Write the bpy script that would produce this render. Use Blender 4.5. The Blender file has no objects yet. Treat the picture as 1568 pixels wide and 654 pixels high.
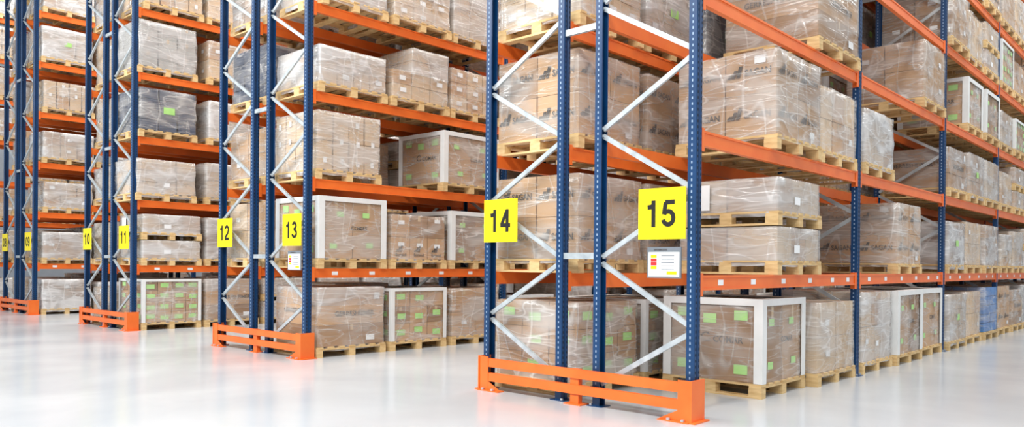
import bpy, math, random
from mathutils import Vector, Matrix, noise
random.seed(7)
sc=bpy.context.scene
try: sc.view_settings.view_transform='Standard'
except Exception as e: print(e)

L=3.937; GAP=.455; D=1.0; PITCH=6.006
LV=[1.186,2.44,3.66,4.89,6.12,7.35,8.58]
NV=10.4

# ---------------------------------------------------------------- materials
def newmat(name):
    m=bpy.data.materials.new(name); m.use_nodes=True
    nt=m.node_tree; b=nt.nodes['Principled BSDF']; return m,nt,b
def N(nt,t,**k):
    n=nt.nodes.new(t)
    for a,v in k.items(): setattr(n,a,v)
    return n
def coords(nt,scale=(1,1,1),rot=(0,0,0)):
    tc=N(nt,'ShaderNodeTexCoord'); mp=N(nt,'ShaderNodeMapping')
    mp.inputs['Scale'].default_value=scale; mp.inputs['Rotation'].default_value=rot
    nt.links.new(tc.outputs['Object'],mp.inputs['Vector']); return mp.outputs['Vector']
def noisetex(nt,vec,scale,detail=3,dist=0):
    n=N(nt,'ShaderNodeTexNoise'); n.inputs['Scale'].default_value=scale
    n.inputs['Detail'].default_value=detail; n.inputs['Distortion'].default_value=dist
    nt.links.new(vec,n.inputs['Vector']); return n.outputs['Fac']
def ramp(nt,fac,p0,c0,p1,c1):
    r=N(nt,'ShaderNodeValToRGB'); e=r.color_ramp.elements
    e[0].position=p0; e[0].color=(*c0,1); e[1].position=p1; e[1].color=(*c1,1)
    nt.links.new(fac,r.inputs['Fac']); return r.outputs['Color']
def math_(nt,op,a,b=None,c=None):
    n=N(nt,'ShaderNodeMath',operation=op)
    for i,v in enumerate((a,b,c)):
        if v is None: continue
        if isinstance(v,(int,float)): n.inputs[i].default_value=v
        else: nt.links.new(v,n.inputs[i])
    return n.outputs[0]
def simple(name,c0,c1,rough=.5,scale=4,stretch=(1,1,1),metal=0,bump=0,rnd=0,spec=None):
    m,nt,b=newmat(name); v=coords(nt,stretch)
    f=noisetex(nt,v,scale)
    col=ramp(nt,f,.3,c0,.7,c1)
    if rnd:
        oi=N(nt,'ShaderNodeObjectInfo'); mr=N(nt,'ShaderNodeMapRange')
        mr.inputs['To Min'].default_value=1-rnd; mr.inputs['To Max'].default_value=1+rnd*.6
        nt.links.new(oi.outputs['Random'],mr.inputs['Value'])
        hs=N(nt,'ShaderNodeHueSaturation'); nt.links.new(mr.outputs['Result'],hs.inputs['Value'])
        nt.links.new(col,hs.inputs['Color']); col=hs.outputs['Color']
    nt.links.new(col,b.inputs['Base Color'])
    b.inputs['Roughness'].default_value=rough; b.inputs['Metallic'].default_value=metal
    return m
def s(r,g,b_):
    f=lambda c:(c/255/12.92 if c/255<=.04045 else ((c/255+.055)/1.055)**2.4)
    return (f(r),f(g),f(b_))
M={}
M['blue']=simple('upright_blue_paint',s(8,54,96),s(14,64,112),.35)
M['slot']=simple('upright_slot_backlit',s(130,158,190),s(170,190,215),.6)  # light showing through the punched holes, painted as a pale colour
M['slotd']=simple('upright_slot_dark',s(6,14,30),s(10,20,36),.7)
M['orange']=simple('beam_orange_paint',s(236,108,38),s(244,122,48),.38,rnd=.03)
M['galv']=simple('galvanised_steel',s(172,182,188),s(208,216,220),.38,scale=9,metal=.3)
M['wood']=simple('pallet_pine',s(205,168,112),s(236,205,150),.7,scale=6,stretch=(1,1,6),rnd=.1)
M['card']=simple('cardboard_brown',s(184,146,107),s(204,167,128),.75,scale=2,rnd=.17)
M['card2']=simple('cardboard_dark',s(150,116,84),s(172,137,102),.75,scale=2,rnd=.14)
M['cardl']=simple('cardboard_pale',s(202,175,143),s(220,196,166),.75,scale=2,rnd=.14)
M['tape']=simple('parcel_tape',s(196,168,132),s(214,188,154),.25)
M['white']=simple('white_edge_board',s(226,228,226),s(238,239,238),.6)
M['green']=simple('green_label',s(166,220,124),s(186,234,146),.5)
M['paper']=simple('white_paper',s(234,237,238),s(246,247,248),.6)
M['ink']=simple('box_print_ink',s(56,48,42),s(76,64,56),.7)
M['yellow']=simple('sign_yellow',s(255,228,0),s(255,234,8),.4)
M['black']=simple('sign_black',s(10,10,10),s(16,16,16),.5)
M['red']=simple('label_red',s(215,40,40),s(225,50,50),.5)
M['greyf']=simple('holder_grey',s(110,118,126),s(130,138,146),.4)
M['bluebox']=simple('blue_crate_plastic',s(40,110,185),s(80,145,210),.4,rnd=.05)
M['slate']=simple('dark_slate_stock',s(50,60,82),s(76,88,110),.6,rnd=.05)
M['greybox']=simple('grey_stock',s(156,154,150),s(188,186,180),.6,rnd=.14)

def wrapmat(name,lo,hi,col,crease_glint):
    m,nt,b=newmat(name)
    oi=N(nt,'ShaderNodeObjectInfo'); tc=N(nt,'ShaderNodeTexCoord')
    cb=N(nt,'ShaderNodeVectorMath',operation='MULTIPLY_ADD')
    cx=N(nt,'ShaderNodeCombineXYZ'); nt.links.new(oi.outputs['Random'],cx.inputs[0]); nt.links.new(oi.outputs['Random'],cx.inputs[2])
    cb.inputs[1].default_value=(17,17,17); nt.links.new(cx.outputs[0],cb.inputs[0]); nt.links.new(tc.outputs['Object'],cb.inputs[2])
    def mp(scale,rot=(0,0,0)):
        q=N(nt,'ShaderNodeMapping'); q.inputs['Scale'].default_value=scale; q.inputs['Rotation'].default_value=rot
        nt.links.new(cb.outputs[0],q.inputs['Vector']); return q.outputs['Vector']
    big=noisetex(nt,mp((1,1,2.6),(.1,-.1,0)),1.5,2,.4)
    body=N(nt,'ShaderNodeMapRange',interpolation_type='SMOOTHSTEP'); body.inputs['From Min'].default_value=.36; body.inputs['From Max'].default_value=.66
    body.inputs['To Min'].default_value=lo; body.inputs['To Max'].default_value=hi; nt.links.new(big,body.inputs['Value'])  # film cloudiness, with broad soft glare put into it as whiter patches
    def ridge(vec,scale,width,det,dist):
        n=noisetex(nt,vec,scale,det,dist); a=math_(nt,'ABSOLUTE',math_(nt,'SUBTRACT',n,.5))
        r=N(nt,'ShaderNodeMapRange',interpolation_type='SMOOTHSTEP'); r.inputs['From Min'].default_value=0; r.inputs['From Max'].default_value=width
        r.inputs['To Min'].default_value=1; r.inputs['To Max'].default_value=0; nt.links.new(a,r.inputs['Value']); return r.outputs['Result']
    r1=ridge(mp((1,1,5),(.22,.15,0)),1.2,.03,0,.3); r2=ridge(mp((3,3,1),(-.25,.3,0)),1.0,.03,0,.4)
    r3=ridge(mp((1,1,10),(-.12,.1,0)),1.8,.05,0,.2)
    rr=math_(nt,'MULTIPLY',math_(nt,'ADD',math_(nt,'ADD',r1,r2),r3),crease_glint)  # crinkle highlights painted as whiter film lines, also raised in the bump
    # every load is wrapped with a different number of film layers
    lay=N(nt,'ShaderNodeMapRange'); lay.inputs['To Min'].default_value=.75; lay.inputs['To Max'].default_value=1.2
    nt.links.new(math_(nt,'FRACT',math_(nt,'MULTIPLY',oi.outputs['Random'],7.3)),lay.inputs['Value'])
    fac=math_(nt,'MINIMUM',math_(nt,'MULTIPLY',math_(nt,'ADD',body.outputs['Result'],rr),lay.outputs['Result']),.95)
    b.inputs['Base Color'].default_value=(*col,1); b.inputs['Roughness'].default_value=.16
    b.inputs['Specular IOR Level'].default_value=1.0
    bp=N(nt,'ShaderNodeBump'); bp.inputs['Strength'].default_value=.6; bp.inputs['Distance'].default_value=.025
    hgt=math_(nt,'ADD',noisetex(nt,mp((2,2,4)),1.6,2,.6),math_(nt,'MULTIPLY',rr,.5))
    nt.links.new(hgt,bp.inputs['Height']); nt.links.new(bp.outputs['Normal'],b.inputs['Normal'])
    tr=N(nt,'ShaderNodeBsdfTransparent'); mx=N(nt,'ShaderNodeMixShader')
    nt.links.new(fac,mx.inputs['Fac']); nt.links.new(tr.outputs[0],mx.inputs[1]); nt.links.new(b.outputs[0],mx.inputs[2])
    out=[n for n in nt.nodes if n.type=='OUTPUT_MATERIAL'][0]
    nt.links.new(mx.outputs[0],out.inputs['Surface'])
    return m
M['wrap']=wrapmat('stretch_film_clear',.07,.44,s(234,231,227),.22)
M['wrapd']=wrapmat('stretch_film_cloudy',.32,.76,s(224,223,222),.24)

# ---------------------------------------------------------------- mesh builder
class MB:
    def __init__(s): s.v=[];s.f=[];s.m=[];s.used=[];s.sm=[]
    def mi(s,k):
        if k not in s.used: s.used.append(k)
        return s.used.index(k)
    def add(s,vs,fs,k,smooth=False):
        o=len(s.v); s.v.extend([tuple(p) for p in vs]); i=s.mi(k)
        for f in fs: s.f.append([a+o for a in f]); s.m.append(i); s.sm.append(smooth)
    def box(s,c,d,k,mat=None):
        x,y,z=[a/2 for a in d]
        vs=[Vector((sx*x,sy*y,sz*z)) for sx in(-1,1) for sy in(-1,1) for sz in(-1,1)]
        if mat is not None: vs=[mat@p for p in vs]
        c=Vector(c); vs=[p+c for p in vs]
        s.add(vs,[(0,1,3,2),(4,6,7,5),(0,4,5,1),(2,3,7,6),(0,2,6,4),(1,5,7,3)],k)
    def bbox(s,lo,hi,k): s.box([(a+b)/2 for a,b in zip(lo,hi)],[b-a for a,b in zip(lo,hi)],k)
    def prism(s,prof,z0,z1,k,at=(0,0)):
        n=len(prof); vs=[(p[0]+at[0],p[1]+at[1],z0) for p in prof]+[(p[0]+at[0],p[1]+at[1],z1) for p in prof]
        s.add(vs,[(i,(i+1)%n,n+(i+1)%n,n+i) for i in range(n)]+[tuple(range(n))[::-1],tuple(range(n,2*n))],k)
    def face(s,side,a,z,w,h,off,k):
        hw,hh=w/2,h/2
        if side=='-y': vs=[(a-hw,off,z-hh),(a+hw,off,z-hh),(a+hw,off,z+hh),(a-hw,off,z+hh)]
        elif side=='+y': vs=[(a+hw,off,z-hh),(a-hw,off,z-hh),(a-hw,off,z+hh),(a+hw,off,z+hh)]
        elif side=='+x': vs=[(off,a-hw,z-hh),(off,a+hw,z-hh),(off,a+hw,z+hh),(off,a-hw,z+hh)]
        else: vs=[(off,a+hw,z-hh),(off,a-hw,z-hh),(off,a-hw,z+hh),(off,a+hw,z+hh)]
        s.add(vs,[(0,1,2,3)],k)
    def mesh(s,name):
        me=bpy.data.meshes.new(name); me.from_pydata(s.v,[],s.f)
        for k in s.used: me.materials.append(M[k])
        me.polygons.foreach_set('material_index',s.m); me.polygons.foreach_set('use_smooth',s.sm)
        me.update(); return me
def link(name,data,loc=(0,0,0),parent=None,rz=0):
    o=bpy.data.objects.new(name,data); sc.collection.objects.link(o); o.location=loc; o.rotation_euler=(0,0,rz)
    if parent: o.parent=parent
    return o

_tc={}
def textgeo(t,bold=0.0):
    if (t,bold) in _tc: return _tc[(t,bold)]
    cu=bpy.data.curves.new('t','FONT'); cu.body=t; cu.size=1; cu.offset=bold; cu.resolution_u=3
    o=bpy.data.objects.new('t',cu); sc.collection.objects.link(o)
    dg=bpy.context.evaluated_depsgraph_get(); me=o.evaluated_get(dg).to_mesh()
    vs=[v.co.copy() for v in me.vertices]; fs=[tuple(p.vertices) for p in me.polygons]
    x0=min(v.x for v in vs);x1=max(v.x for v in vs);y0=min(v.y for v in vs);y1=max(v.y for v in vs)
    vs=[((v.x-(x0+x1)/2)/(y1-y0),(v.y-(y0+y1)/2)/(y1-y0)) for v in vs]
    asp=(x1-x0)/(y1-y0)
    o.evaluated_get(dg).to_mesh_clear(); bpy.data.objects.remove(o); bpy.data.curves.remove(cu)
    _tc[(t,bold)]=(vs,fs,asp); return _tc[(t,bold)]
def text(mb,t,side,a,z,h,off,k,bold=0.02,wmax=None,sx=1):
    vs,fs,asp=textgeo(t,bold)
    if wmax and asp*h*sx>wmax: sx=wmax/(asp*h)
    out=[]
    for x,y in vs:
        x*=h*sx; y*=h
        out.append({'-y':(a+x,off,z+y),'+x':(off,a+x,z+y),'-x':(off,a-x,z+y),'+y':(a-x,off,z+y)}[side])
    mb.add(out,fs,k)
# bold grotesque numerals drawn as constant-width strokes (cell 0.62 x 1)
def arc(cx,cy,rx,ry,a0,a1,n=20): return [(cx+rx*math.cos(math.radians(a0+(a1-a0)*i/n)),cy+ry*math.sin(math.radians(a0+(a1-a0)*i/n))) for i in range(n+1)]
T=.175; h_=T/2
DG={'0':[arc(.31,.5,.31-h_,.5-h_,0,360,32)],
 '1':[[(.36,0),(.36,1)],[(.38,.84),(.27,.765),(.1,.745)]],
 '2':[arc(.31,1-.28,.31-h_,.28-h_,165,-25,16)+[(.44,.46),(.2,.27),(.115,.1)],[(.04,h_),(.6,h_)]],
 '3':[arc(.3,.735,.27-h_,.265-h_,165,-85,16),arc(.3,.29,.31-h_,.29-h_,85,-170,18),[(.22,.53),(.34,.53)]],
 '4':[[(.43,0),(.43,1)],[(.41,.93),(.08,.3)],[(0.02,.29),(.62,.29)]],
 '5':[[(.57,1-h_),(.17,1-h_)],[(.19,1-h_),(.12,.46)],arc(.3,.33,.31-h_,.33-h_,145,-165,22)],
 '8':[arc(.31,.745,.27-h_,.255-h_,0,360,24),arc(.31,.29,.31-h_,.29-h_,0,360,28)],
 '9':[arc(.31,.67,.31-h_,.33-h_,0,360,28),arc(.3,.4,.32-h_,.4-h_,25,-160,20)]}
def digit(mb,ch,x0,z0,H,off):
    for si,st in enumerate(DG[ch]):
        pts=[Vector((p[0],p[1])) for p in st]; L_=[];R_=[]
        for i,p in enumerate(pts):
            a=pts[max(0,i-1)]; b=pts[min(len(pts)-1,i+1)]
            if i in(0,len(pts)-1) and (pts[0]-pts[-1]).length<1e-4: a=pts[-2]; b=pts[1]
            d_=(b-a).normalized(); n_=Vector((-d_.y,d_.x))*h_
            L_.append(p+n_); R_.append(p-n_)
        n=len(pts); vs=[(x0+q.x*H,off-.0002*si,z0+q.y*H) for q in L_+R_]
        mb.add(vs,[(i,n+i,n+i+1,i+1) for i in range(n-1)],'black')

# ---------------------------------------------------------------- pallet & loads
def pallet(mb,W,Dp,z0=0):
    for j in range(3):
        y=(-W/2+.05)+(W-.1)*j/2
        mb.box((0,y,z0+.011),(Dp,.1,.022),'wood')
        for i in range(3):
            x=(-Dp/2+.07)+(Dp-.14)*i/2
            mb.box((x,y,z0+.061),(.14,.1,.078),'wood')
    for i in range(3):
        x=(-Dp/2+.07)+(Dp-.14)*i/2
        mb.box((x,0,z0+.111),(.13,W,.022),'wood')
    n=7
    for j in range(n):
        y=(-W/2+.06)+(W-.12)*j/(n-1)
        mb.box((0,y,z0+.133),(Dp,.1,.022),'wood')
def shell(mb,W,Dp,z0,z1,k,seed,off=.01,amp=.012,yc=0,xc=0,r=.025):
    W2=W/2+off; D2=Dp/2+off; per=[]
    def seg(a,b,n):
        for i in range(n): per.append(a.lerp(b,i/n))
    c=[Vector((D2-r,-W2)),Vector((D2,-W2+r)),Vector((D2,W2-r)),Vector((D2-r,W2)),Vector((-D2+r,W2)),Vector((-D2,W2-r)),Vector((-D2,-W2+r)),Vector((-D2+r,-W2))]
    for i in range(8): seg(c[i],c[(i+1)%8],2 if i%2==0 else 12)
    n=len(per); m=9; vs=[]
    for j in range(m+1):
        z=z0+(z1-z0)*j/m
        for p in per:
            q=noise.noise(Vector((p.x*4+seed*3.1,p.y*4,z*5)))+.5*noise.noise(Vector((p.x*11+seed,p.y*11,z*9)))
            sc_=1+max(q,-.4)*amp/max(.3,p.length)
            vs.append((xc+p.x*sc_,yc+p.y*sc_,z+(.014*noise.noise(Vector((p.x*6,p.y*6,seed))) if j==0 else 0)))
    fs=[(j*n+i,j*n+(i+1)%n,(j+1)*n+(i+1)%n,(j+1)*n+i) for j in range(m) for i in range(n)]
    o=len(vs)
    for p in per: vs.append((xc+p.x*.9,yc+p.y*.9,z1+.008+.006*noise.noise(Vector((p.x*9,p.y*9,seed)))))
    fs+=[(m*n+i,m*n+(i+1)%n,o+(i+1)%n,o+i) for i in range(n)]
    vs.append((xc,yc,z1+.006)); fs+=[(o+i,o+(i+1)%n,o+n) for i in range(n)]
    mb.add(vs,fs,k,True)
def cartons(mb,W,Dp,z0,H,ny,nx,nz,k,rng,gap=.006,tape=True,yc=0,xc=0,jit=.004):
    cw=W/ny; cd=Dp/nx; ch=H/nz
    for a in range(ny):
        for b in range(nx):
            for c in range(nz):
                if 0<a<ny-1 and 0<b<nx-1 and c<nz-1: continue
                y=yc-W/2+cw*(a+.5); x=xc-Dp/2+cd*(b+.5); z=z0+ch*(c+.5)
                jy=rng.uniform(-jit,jit); jx=rng.uniform(-jit,jit)
                kk=k
                if k in('card','cardl') and rng.random()<.14: kk={'card':'card2','cardl':'card'}[k]
                mb.box((x+jx,y+jy,z),(cd-gap*2,cw-gap*2,ch-gap*.7),kk)
                if tape and ch>.12:
                    for sgn,side in((1,'+x'),(-1,'-x')):
                        if (b==nx-1 and sgn>0) or (b==0 and sgn<0):
                            mb.face(side,y+jy,z+ch*.5-ch*.14,.05,ch*.26,x+jx+sgn*(cd/2-gap+.0015),'tape')
def front_labels(mb,W,Dp,z0,H,ny,nx,nz,k,rng,prob=1,w=.15,h=.09,yc=0,xc=0):
    cw=W/ny; cd=Dp/nx; ch=H/nz
    for c in range(nz):
        z=z0+ch*(c+.5)
        for side,sg in(('+x',1),('-x',-1)):
            for a in range(ny):
                if rng.random()<prob: mb.face(side,yc-W/2+cw*(a+.5)+rng.uniform(-.04,.04)*cw,z+rng.uniform(-.1,.1)*ch,w,h,xc+sg*(Dp/2+.004),k)
        for b in range(nx):
            if rng.random()<prob: mb.face('-y',xc-Dp/2+cd*(b+.5)+rng.uniform(-.04,.04)*cd,z+rng.uniform(-.1,.1)*ch,w,h,yc-W/2-.004,k)
def logo(mb,side,a,z,sz,off,sg):
    for i in range(3):
        h=sz*(.35+.3*i); x=a+sg*(-sz*.9+i*sz*.42)
        w=sz*.16; sh=sz*.25
        p=[(x-w,z-sz*.5),(x+w,z-sz*.5),(x+w+sh,z-sz*.5+h),(x-w+sh,z-sz*.5+h)]
        if side in('-y',): vs=[(q[0],off,q[1]) for q in p]
        elif side=='+x': vs=[(off,q[0],q[1]) for q in p]
        else: vs=[(off,2*a-q[0],q[1]) for q in p]
        mb.add(vs,[(0,1,2,3)],'ink')
def brandface(mb,txt,W,Dp,z0,H,ny,nx,nz,mark=True,hh=.07,yc=0):
    cw=W/ny; cd=Dp/nx; ch=H/nz
    for c in range(nz):
        z=z0+ch*(c+.5)
        for a in range(ny):
            y=yc-W/2+cw*(a+.5)
            for side,sg in(('+x',1),('-x',-1)):
                off=sg*(Dp/2+.005)
                logo(mb,side,y-.12*sg,z+.03,.12,off,1); text(mb,txt,side,y+.07*sg,z+.01,hh*.9,off,'ink',wmax=.26)
        for b in range(nx):
            x=-Dp/2+cd*(b+.5); off=yc-W/2-.005
            logo(mb,'-y',x-.13,z+.03,.125,off,1); text(mb,txt,'-y',x+.075,z+.01,hh,off,'ink',wmax=.28)
def frame(mb,W,Dp,z0,z1,t=.01,w=.085):
    x=Dp/2;y=W/2
    for sx in(-1,1):
        for sy in(-1,1):   # corner angle boards
            mb.bbox((min(sx*(x+t),sx*(x-w)),min(sy*y,sy*(y+t)),z0),(max(sx*(x+t),sx*(x-w)),max(sy*y,sy*(y+t)),z1),'white')
            mb.bbox((min(sx*x,sx*(x+t)),min(sy*(y-w),sy*y),z0),(max(sx*x,sx*(x+t)),max(sy*(y-w),sy*y),z1),'white')
    for sx in(-1,1):       # top edge angle boards
        mb.bbox((min(sx*x,sx*(x+t)),-y+w,z1-w*.7),(max(sx*x,sx*(x+t)),y-w,z1),'white')
        mb.bbox((min(sx*(x+t),sx*(x-w)),-y-t,z1),(max(sx*(x+t),sx*(x-w)),y+t,z1+t),'white')
    for sy in(-1,1):
        mb.bbox((-x+w,min(sy*y,sy*(y+t)),z1-w*.7),(x-w,max(sy*y,sy*(y+t)),z1),'white')
        mb.bbox((-x+w,min(sy*(y+t),sy*(y-w)),z1),(x-w,max(sy*(y+t),sy*(y-w)),z1+t),'white')
LN={'sagan':'logo_carton_pallet_load','framed':'edge_boarded_pallet_load','green':'green_labelled_pallet_load','gerres':'large_carton_pallet_load',
 'columns':'wrapped_carton_pallet_load','dense':'film_wrapped_pallet_load','double':'double_stacked_pallet_load','stepped':'stepped_carton_pallet_load',
 'plain':'carton_pallet_load','dark':'dark_wrapped_pallet_load','blacklabel':'printed_carton_pallet_load','blue':'blue_crate_pallet_load','tall':'wrapped_carton_pallet_load',
 'small':'small_carton_pallet_load','low':'small_carton_pallet_load'}
_cache={}
def load_mesh(kind,H,W,Dp,var):
    key=(kind,round(H,2),round(W,2),round(Dp,2),var)
    if key in _cache: return _cache[key]
    rng=random.Random(sum(ord(c) for c in kind)*131+int(H*100)*17+int(W*100)*3+var)
    sd=rng.random()*50
    mb=MB(); pz=.146; w=W-.05; d=Dp-.04
    if kind!='double': pallet(mb,W,Dp)
    h=H-pz
    if kind=='sagan':
        cartons(mb,w,d,pz,h,2,2,2,'card',rng); brandface(mb,'SAGAN',w,d,pz,h,2,2,2)
        mb.face('+x',w*.3,pz+h*.1,.12,.07,d/2+.006,'paper')
        mb.face('-y',d*.34,pz+h*.9,.12,.08,-w/2-.006,'paper')
        shell(mb,w,d,pz-.05,H,'wrap',sd)
    elif kind=='framed':
        w-=.03; d-=.01
        cartons(mb,w,d,pz,h-.03,2,1,1,'card',rng,gap=.004)
        for side,sg in(('+x',1),('-x',-1)):
            o=sg*(d/2+.004)
            text(mb,'COMAR',side,w*.1,pz+h*.5,.06,o,'ink')
            for (a,b) in((-.28,.72),(.2,.72),(-.3,.2),(.26,.22)): mb.face(side,a*w*(1 if rng.random()<.8 else .7),pz+h*b,.12,.075,o+sg*.002,'green')
        text(mb,'COMAR','-y',d*.17,pz+h*.5,.07,-w/2-.004,'ink')
        mb.add([( -.06*d+.06*math.cos(t)*r,-w/2-.005,pz+h*.52+.05*math.sin(t)*r) for r in(1,.72) for t in [i*math.pi*1.6/12+.6 for i in range(13)]],[(i,i+1,14+i,13+i) for i in range(12)],'ink')
        for (a,b) in((-.3,.82),(.3,.8),(-.3,.17),(.3,.15),(-.02,.75)):
            if rng.random()<.9: mb.face('-y',a*d,pz+h*b,.15,.1,-w/2-.006,'green')
        shell(mb,w,d,pz-.02,H-.024,'wrap',sd,off=.01,amp=.003,r=.012)
        frame(mb,w+.032,d+.032,pz,H-.008)
    elif kind=='green':
        w-=.02; ny,nx,nz=rng.choice([(3,3,3),(4,3,4)]); cartons(mb,w,d,pz,h-.02,ny,nx,nz,'card',rng)
        front_labels(mb,w,d,pz,h-.02,ny,nx,nz,'green',rng,.9,.16,.085)
        shell(mb,w,d,pz-.03,H-.02,'wrap',sd,off=.01,amp=.003,r=.012)
        if var%2==0: frame(mb,w+.032,d+.032,pz,H-.006,w=.055)
    elif kind=='gerres':
        cartons(mb,w,d,pz,h*.36,1,1,1,'card2',rng); cartons(mb,w,d,pz+h*.36,h*.64,1,1,1,'card',rng,tape=False)
        for side,sg in(('+x',1),('-x',-1)): text(mb,'GERRESHEIMER',side,.05,pz+h*.55,.075,sg*(d/2+.004),'ink'); mb.face(side,w*.38,pz+h*.85,.1,.1,sg*(d/2+.005),'paper'); mb.face(side,w*.28,pz+h*.12,.15,.08,sg*(d/2+.005),'paper')
        text(mb,'GERRESHEIMER','-y',0,pz+h*.6,.07,-w/2-.004,'ink')
        shell(mb,w,d,pz+.7*h,H,'wrapd',sd,amp=.02); shell(mb,w,d,pz-.06,pz+h*.7,'wrap',sd)
    elif kind=='columns':
        cartons(mb,w,d,pz,h,4,4,2,'cardl',rng,gap=.012,jit=.008); front_labels(mb,w,d,pz,h,4,4,3,'paper',rng,.6,.06,.08)
        shell(mb,w,d,pz-.08,H,'wrap',sd,amp=.016)
    elif kind=='tall':
        cartons(mb,w,d,pz,h,3,2,2,'cardl',rng,gap=.01); front_labels(mb,w,d,pz,h,3,2,2,'paper',rng,.4,.1,.07)
        shell(mb,w,d,pz-.06,H,'wrapd' if var else 'wrap',sd,amp=.02)
    elif kind=='dense':
        cartons(mb,w,d,pz,h,3,3,3,rng.choice(['greybox','cardl','card']),rng,gap=.012,jit=.01)
        if rng.random()<.5: mb.face('+x',0,pz+h*.5,.16,.1,d/2+.02,'green')
        front_labels(mb,w,d,pz,h,3,3,2,'paper',rng,.3,.12,.08)
        shell(mb,w,d,pz-.08,H,'wrapd',sd,amp=.026)
    elif kind=='double':
        hh=H/2
        for q in(0,1):
            z=q*hh; pallet(mb,W,Dp,z)
            cartons(mb,w,d,z+pz,hh-pz-.012,3,2,1,'cardl',rng,gap=.008)
            mb.face('+x',-.1,z+pz+.12,.14,.08,d/2+.02,'paper')
            shell(mb,w,d,z+pz-.06,z+hh-.012,'wrapd',sd+q,amp=.016)
        mb.face('-y',-.28,pz+hh+.16,.2,.27,-w/2-.035,'paper')
    elif kind=='stepped':
        h1=h*.52; cartons(mb,w,d,pz,h1,3,3,2,'cardl',rng,gap=.008); front_labels(mb,w,d,pz,h1,3,3,2,'paper',rng,.6,.12,.07)
        w2=w*.66; cartons(mb,w2,d,pz+h1,h-h1,2,3,2,'cardl',rng,gap=.008,yc=(w-w2)/2)
        shell(mb,w,d,pz-.06,pz+h1,'wrap',sd,amp=.02); shell(mb,w2,d,pz+h1-.02,H,'wrapd',sd+2,amp=.02,yc=(w-w2)/2)
    elif kind in('plain','small','low'):
        ny,nx,nz={'plain':(2,2,2),'small':(3,3,3),'low':(4,3,2)}[kind]
        k=rng.choice(['card','card','cardl']) if kind!='low' else 'cardl'
        cartons(mb,w,d,pz,h,ny,nx,nz,k,rng,gap=.008); front_labels(mb,w,d,pz,h,ny,nx,nz,'paper',rng,.5,.12,.07)
        shell(mb,w,d,pz-.06,H,rng.choice(['wrap','wrap','wrapd']) if kind!='low' else 'wrapd',sd,amp=.018)
    elif kind=='blacklabel':
        cartons(mb,w,d,pz,h,3,3,2,'card',rng)
        for a in(-.33,0,.33):
            logo(mb,'+x',a*w,pz+h*.24,.1,d/2+.004,1); text(mb,'Bormioli','+x',a*w,pz+h*.1,.045,d/2+.004,'ink',wmax=w*.26)
        front_labels(mb,w,d,pz+h*.1,h,3,3,2,'paper',rng,.7,.12,.06)
        shell(mb,w,d,pz-.06,H,'wrap',sd)
    elif kind=='dark':
        cartons(mb,w,d,pz,h,3,3,4,'slate',rng,gap=.012,jit=.01,tape=False); mb.face('+x',0,pz+h*.5,.22,.13,d/2+.03,'green')
        shell(mb,w,d,pz-.06,H,'wrap',sd,amp=.018)
    elif kind=='blue':
        cartons(mb,w,d,pz,h,2,2,5,'bluebox',rng,gap=.012,tape=False); shell(mb,w,d,pz-.06,H,'wrap',sd,amp=.01)
    me=mb.mesh(LN[kind]); _cache[key]=me; return me

def place(kind,H,x,y,z,W=1.17,Dp=1.16,var=0,face=1):
    return link(LN[kind],load_mesh(kind,H,W,Dp,var),(x,y,z))

# ---------------------------------------------------------------- racks
def post(mb,x,y,mir,detail):
    a=.04;b=.05
    prof=[(-a,-b),(a*.9,-b),(a,-b*.8),(a,-b*.35),(a-.012,-b*.22),(a-.012,b*.22),(a,b*.35),(a,b*.8),(a*.9,b),(-a,b),(-a,b*.7),(a*.5,b*.7),(a*.5,-b*.7),(-a,-b*.7)]
    if mir<0: prof=[(-p[0],p[1]) for p in prof][::-1]
    mb.prism(prof,0.008,NV,'blue',(x,y))
    mb.box((x,y,.004),(.17,.15,.008),'blue')
    for q in(-.05,.05): mb.box((x+mir*.05,y+q*1.1,.016),(.02,.02,.018),'galv')
    if detail:
        z=.12
        while z<NV-.1:
            mb.face('-y',x-mir*.002,z,.012,.022,y-b-.0012,'slot')
            for q in(-.028,.028):
                mb.face('+x' if mir>0 else '-x',y+q,z,.013,.024,x+mir*(a+.0012),'slotd')
            z+=.05
def bar(mb,p0,p1,w,t,k):
    p0=Vector(p0);p1=Vector(p1); dv=p1-p0; ln=dv.length; ang=math.atan2(dv.z,dv.x)
    Rm=Matrix.Rotation(-ang,3,'Y'); c=(p0+p1)/2
    mb.box(c,(ln,t*.25,w),k,Rm)
    for sg in(-1,1):
        off=Rm@Vector((0,t*.5,sg*(w/2-.003))); mb.box(c+off,(ln,t,.006),k,Rm)
def beam(mb,x,y0,y1,z,mir,lab):
    mb.box((x,(y0+y1)/2,z),(.045,y1-y0,.1),'orange')
    mb.box((x+mir*.004,(y0+y1)/2,z+.056),(.052,y1-y0,.02),'orange')
    mb.box((x+mir*.004,(y0+y1)/2,z-.056),(.052,y1-y0,.02),'orange')
    for yy,sg in((y0,1),(y1,-1)):
        mb.box((x+mir*.03,yy+sg*.02,z-.015),(.01,.055,.2),'orange'); mb.box((x,yy+sg*.003,z-.015),(.075,.006,.2),'orange')
    if lab:
        for t in(.1,.27,.45,.63,.8,.93):
            mb.face('+x' if mir>0 else '-x',y0+(y1-y0)*t,z,.1,.05,x+mir*.0245,'paper')
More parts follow.
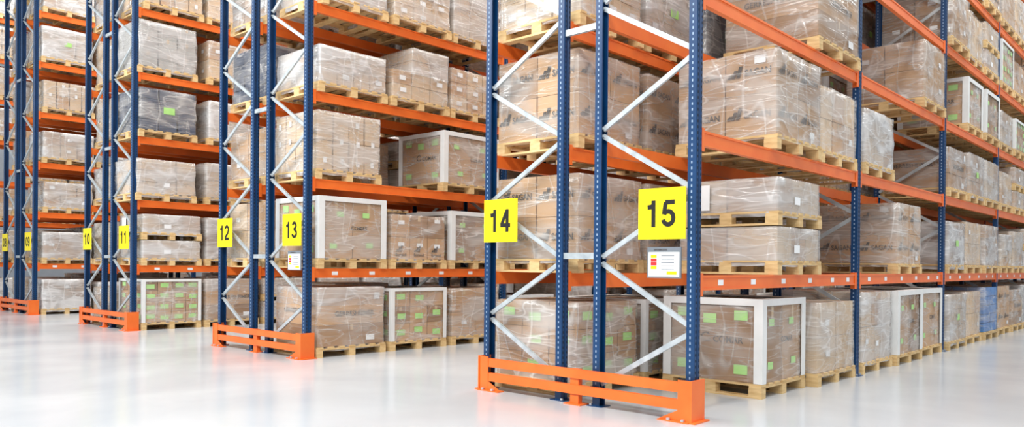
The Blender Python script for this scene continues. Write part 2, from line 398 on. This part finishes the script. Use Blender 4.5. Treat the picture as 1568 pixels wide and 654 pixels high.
def rack(xc,mir,nb,nlv=7):
    root=link('pallet_rack',None)
    up=MB(); br=MB(); bm=MB()
    for i in range(nb+1):
        y=i*L; det=i<3
        xo=xc+mir*D/2; xi=xc-mir*D/2
        post(up,xo,y,mir,det); post(up,xi,y,-mir,det)
        bw=.045; t=.025; yy=y-.005
        A=Vector((xi+mir*.03,yy,0)); B=Vector((xo-mir*.03,yy,0))
        z=.18
        bar(br,A+Vector((0,0,z-.03)),B+Vector((0,0,z-.03)),.04,t,'galv')
        k=0
        while z+.6<NV-.2:
            p0,p1=(A,B) if k%2==0 else (B,A)
            bar(br,p0+Vector((0,0,z+.03)),p1+Vector((0,0,z+.57)),bw,t,'galv')
            z+=.6;k+=1
            br.box(p1+Vector((0,-.012,z-.03)),(.025,.02,.02),'galv'); br.box(p1+Vector((0,-.012,z+.04)),(.025,.02,.02),'galv')
    for i in range(nb):
        for l,z in enumerate(LV[:nlv]):
            for m2 in(1,-1):
                beam(bm,xc+mir*m2*D/2,i*L+.052,(i+1)*L-.052,z,mir*m2,l==0 and m2==1)
    for n,b in(('uprights',up),('bracing',br),('beams',bm)): link(n,b.mesh(n),(0,0,0),root)
    return root
def spacer(xa,xb,nb):
    mb=MB()
    for i in range(nb+1):
        for z in(1.42,3.6,5.9,8.2): bar(mb,(xa,i*L-.03,z),(xb,i*L-.03,z),.06,.03,'galv')
    link('row_spacer_bars',mb.mesh('row_spacer_bars'))
def guard(x0,x1):
    mb=MB(); y=-.12
    for zc in(.145,.295):
        mb.box(((x0+x1)/2,y,zc),(x1-x0,.012,.085),'orange')
        for sg in(-1,1): mb.box(((x0+x1)/2,y+.02,zc+sg*.04),(x1-x0,.045,.008),'orange')
    for x,sg in((x0,-1),(x1,1)):
        mb.bbox((min(x,x+sg*.02),y-.02,.0),(max(x,x+sg*.02),y+.2,.36),'orange')
        mb.bbox((x-.06,y-.03,.0),(x+.06,y+.22,.012),'orange')
        mb.bbox((min(x,x-sg*.12),y-.012,0.0),(max(x,x-sg*.12),y-.004 ,.36),'orange')
        g=[(x-sg*.12,y-.01,.012),(x-sg*.3,y-.01,.012),(x-sg*.12,y-.01,.1)]
        mb.add(g+[(p[0],p[1]+.008,p[2]) for p in g],[(0,1,2),(5,4,3),(0,3,4,1),(1,4,5,2)],'orange')
        mb.bbox((min(x,x-sg*.3),y-.05,.0),(max(x,x-sg*.3),y+.05,.01),'orange')
        for q in(.06,.2): mb.box((x-sg*q,y-.03,.018),(.025,.025,.02),'galv')
    xm=(x0+x1)/2
    mb.bbox((xm-.05,y+.01,0),(xm+.05,y+.07,.34),'orange'); mb.bbox((xm-.1,y-.03,0),(xm+.1,y+.12,.01),'orange')
    link('rack_end_guard',mb.mesh('rack_end_guard'))
def sign(t,x0,x1,z=1.79):
    w=.48;h=.45; xc=(x0+x1)/2; mb=MB()
    mb.box((0,0,0),(w,.006,h),'yellow')
    H=.235; st=.7*H; tot=st*(len(t)-1)+.62*H
    for i,c in enumerate(t): digit(mb,c,-tot/2+i*st-(.05*H if t[0]=='1' else 0),-H/2,H,-.005)
    for q in(-.1,.1): mb.box((0,.012,q),(w*.9,.02,.03),'galv')
    link('aisle_number_sign',mb.mesh('aisle_number_sign'),(xc,-.075,z))
def holder(x,z=1.36,w=.34,h=.27):
    mb=MB(); mb.box((0,0,0),(w,.012,h),'greyf')
    mb.face('-y',0,-.015,w-.03,h-.055,-.008,'paper')
    for i,k in enumerate(('yellow','red','red','yellow')): mb.face('-y',-w*.3,.055-i*.033,.06,.028,-.0095,k)
    for i in range(5): mb.face('-y',w*.12,.06-i*.03,.13,.006,-.0095,'greyf')
    text(mb,'INFORMACION','-y',-w*.1,h*.5-.022,.014,-.0095,'ink'); mb.face('-y',.08,-.09,.1,.03,-.0095,'yellow')
    link('document_holder',mb.mesh('document_holder'),(x,-.075,z))

RND=['sagan','framed','green','gerres','columns','dense','double','stepped','plain','tall','small','dense','tall','plain']
def fill(xc,nb,spec,seed,empty=.08,light=False,levels=8,skip0=False):
    rng=random.Random(seed)
    for l in range(levels):
        row=spec.get(l,[])
        for i in range(nb*3):
            e=row[i] if i<len(row) else 'r'
            if e=='r':
                if rng.random()<empty: continue
                k=rng.choice(['dense','dense','tall','columns','plain','small','stepped','double'] if light else RND)
                e=(k,{'low':.62,'double':1.0}.get(k,rng.choice([.78,.88,.98])))
            if e is None: continue
            k,H=e[0],e[1]; o=e[2] if len(e)>2 else {}
            b,s_=divmod(i,3)
            y=b*L+(.715,1.968,3.22)[s_]+o.get('dy',0)+(0 if 'dy' in o else rng.uniform(-.03,.03))
            z=0.0 if l==0 else LV[l-1]+.066
            place(k,H,xc+o.get('dx',rng.uniform(-.03,.03)),y,z,o.get('W',rng.choice([1.14,1.18])),o.get('D',1.15),o.get('var',rng.randint(0,2)))

S15={0:[None,('framed',1.0,{'dy':.02,'W':1.1,'dx':-.12}),('plain',.93),('tall',1.02),('framed',1.02),('framed',1.02),('dense',.9),('tall',.92),('blue',.98)],
 1:[None,('double',1.0,{'dy':.12,'W':1.13,'dx':.0}),None,None,('sagan',.98,{'dy':.1}),None,('dense',.85),('plain',.9),('small',.9)],
 2:[None,('sagan',1.0,{'dy':.03,'W':1.15}),('tall',.86,{'var':0,'dy':.03,'W':1.14}),('tall',.82,{'var':1}),None,None,('gerres',.8),('dense',.85),('tall',.85)],
 3:[None,None,('gerres',.98,{'dy':-.05,'W':1.3}),None,None,('plain',1.0,{'W':1.2}),None,('framed',.95),('framed',.95)],
 4:[None,None,('sagan',.9),None,None,None,('plain',.95),('columns',.9)]}
S14={0:[('green',.97,{'var':1}),('green',.95),('plain',.9)],1:[('sagan',1.0,{'dy':0}),('sagan',1.0)],2:[('sagan',1.0,{'dy':0}),('sagan',.98),('sagan',.9)],
 3:[('small',.95),('dense',.95),('dark',.9)]}
S13={0:[('gerres',.98,{'dy':.0,'W':1.2}),('green',.95,{'var':0}),('plain',.93)],
 1:[('framed',1.02,{'dy':0,'W':1.2}),('blacklabel',.83,{'dy':0}),('framed',.95,{'dy':0})],
 2:[('columns',.97,{'dy':-.05}),None,('framed',.98,{'dy':-.15,'W':1.3})],
 3:[('low',.66,{'dy':0,'W':1.2}),('stepped',.95,{'dy':0}),('small',.82)],
 4:[('dense',.75),('stepped',.9),('tall',1.0)]}
S12={1:[('plain',1.0)],3:[('dark',.95)],4:[('dense',.9)]}
S11={0:[('green',.98,{'var':0,'dy':0}),('gerres',.98)],1:[('double',1.0,{'dy':0}),('plain',.98)],2:[('dense',.8,{'dy':-.12}),('tall',.85)],
 3:[('dark',.95,{'dy':-.1}),('tall',.9)],4:[('dense',1.02,{'dy':-.1}),('tall',.9)]}
S9={0:[('dense',.86)],1:[('small',.78)],2:[('dense',.76)],3:[('tall',.78,{'var':1})],4:[('columns',.8)],5:[('dense',.9)]}
NB={0:6,1:6,2:5,3:5}
for j in range(4):
    x=-PITCH*j; nb=NB[j]
    rack(x-D/2,1,nb); rack(x-D*1.5-GAP,-1,nb)
    spacer(x-D,x-D-GAP,nb); guard(x-2*D-GAP-.01,x+.05)
    nR=15-2*j
    sign('%02d'%nR,x-.52,x-.04); sign('%02d'%(nR-1),x-2*D-GAP-.02,x-2*D-GAP+.46)
    if j<2: holder(x-.25 if j==0 else x-.2)
    fill(x-D/2,nb,{0:S15,1:S13,2:S11,3:S9}[j],10+j,light=j>=2)
    fill(x-D*1.5-GAP,nb,{0:S14,1:S12}.get(j,{}),30+j,empty=.04,light=j>=2)
x=-PITCH*4; rack(x-D/2,1,3); fill(x-D/2,3,{},77,light=True)
guard(x-D-.1,x+.06)

# ---------------------------------------------------------------- room
def floor():
    m,nt,b=newmat('polished_concrete_floor')
    v=coords(nt); f=noisetex(nt,v,.5,5,.3); f2=noisetex(nt,v,14,4)
    col=ramp(nt,f,.3,s(188,195,201),.75,s(209,213,217))
    nt.links.new(col,b.inputs['Base Color'])
    mr=N(nt,'ShaderNodeMapRange'); mr.inputs['To Min'].default_value=.1; mr.inputs['To Max'].default_value=.3
    nt.links.new(f,mr.inputs['Value']); nt.links.new(mr.outputs['Result'],b.inputs['Roughness'])
    b.inputs['Specular IOR Level'].default_value=.45
    bp=N(nt,'ShaderNodeBump'); bp.inputs['Strength'].default_value=.04; nt.links.new(f2,bp.inputs['Height']); nt.links.new(bp.outputs['Normal'],b.inputs['Normal'])
    M['floor']=m
    mb=MB(); mb.bbox((-34,-14,-.1),(9,30,0),'floor'); link('floor',mb.mesh('floor'))
floor()
M['wall']=simple('wall_panel_paint',s(190,197,204),s(200,206,212),.7)
for n,lo,hi in(('wall_back',(-34,30,0),(9,30.2,12)),('wall_left',(-34.2,-14,0),(-34,30,12))):
    mb=MB(); mb.bbox(lo,hi,'wall'); link(n,mb.mesh(n))

# ---------------------------------------------------------------- light
w=bpy.data.worlds.new('ambient_fill'); sc.world=w; w.use_nodes=True  # added even ambient light, entering where no ceiling is built
bg=w.node_tree.nodes['Background']; bg.inputs[0].default_value=(.94,.97,1,1); bg.inputs[1].default_value=.67
def area(n,loc,sx,sy,p,rot=(0,0,0),col=(1,.98,.95)):
    l=bpy.data.lights.new(n,'AREA'); l.shape='RECTANGLE'; l.size=sx; l.size_y=sy; l.energy=p; l.color=col
    o=bpy.data.objects.new(n,l); sc.collection.objects.link(o); o.location=loc; o.rotation_euler=rot
for i,xx in enumerate((2.2,-4.2,-10.2,-16.2,-22.2)):
    area('aisle_ceiling_light',(xx,10,10.9),.8,20,1000)
area('front_fill_light',(-4,-8,9),24,1.5,2600,(math.radians(38),0,0))  # added unseen lamp, tilted at the racks to brighten their fronts

# ---------------------------------------------------------------- camera
cam=bpy.data.cameras.new('camera'); co=bpy.data.objects.new('camera',cam); sc.collection.objects.link(co); sc.camera=co
F=1205.15; cam.sensor_fit='HORIZONTAL'; cam.sensor_width=36; cam.lens=F*36/1600
cam.shift_x=-6.25/1600; cam.shift_y=84.63/1600
R=Matrix.Rotation(.74274,4,'Z')@Matrix.Rotation(math.pi/2-.00398,4,'X')@Matrix.Rotation(.00903,4,'Z')
co.matrix_world=Matrix.Translation((3.358,-5.920,1.3309))@R
cam.clip_end=200
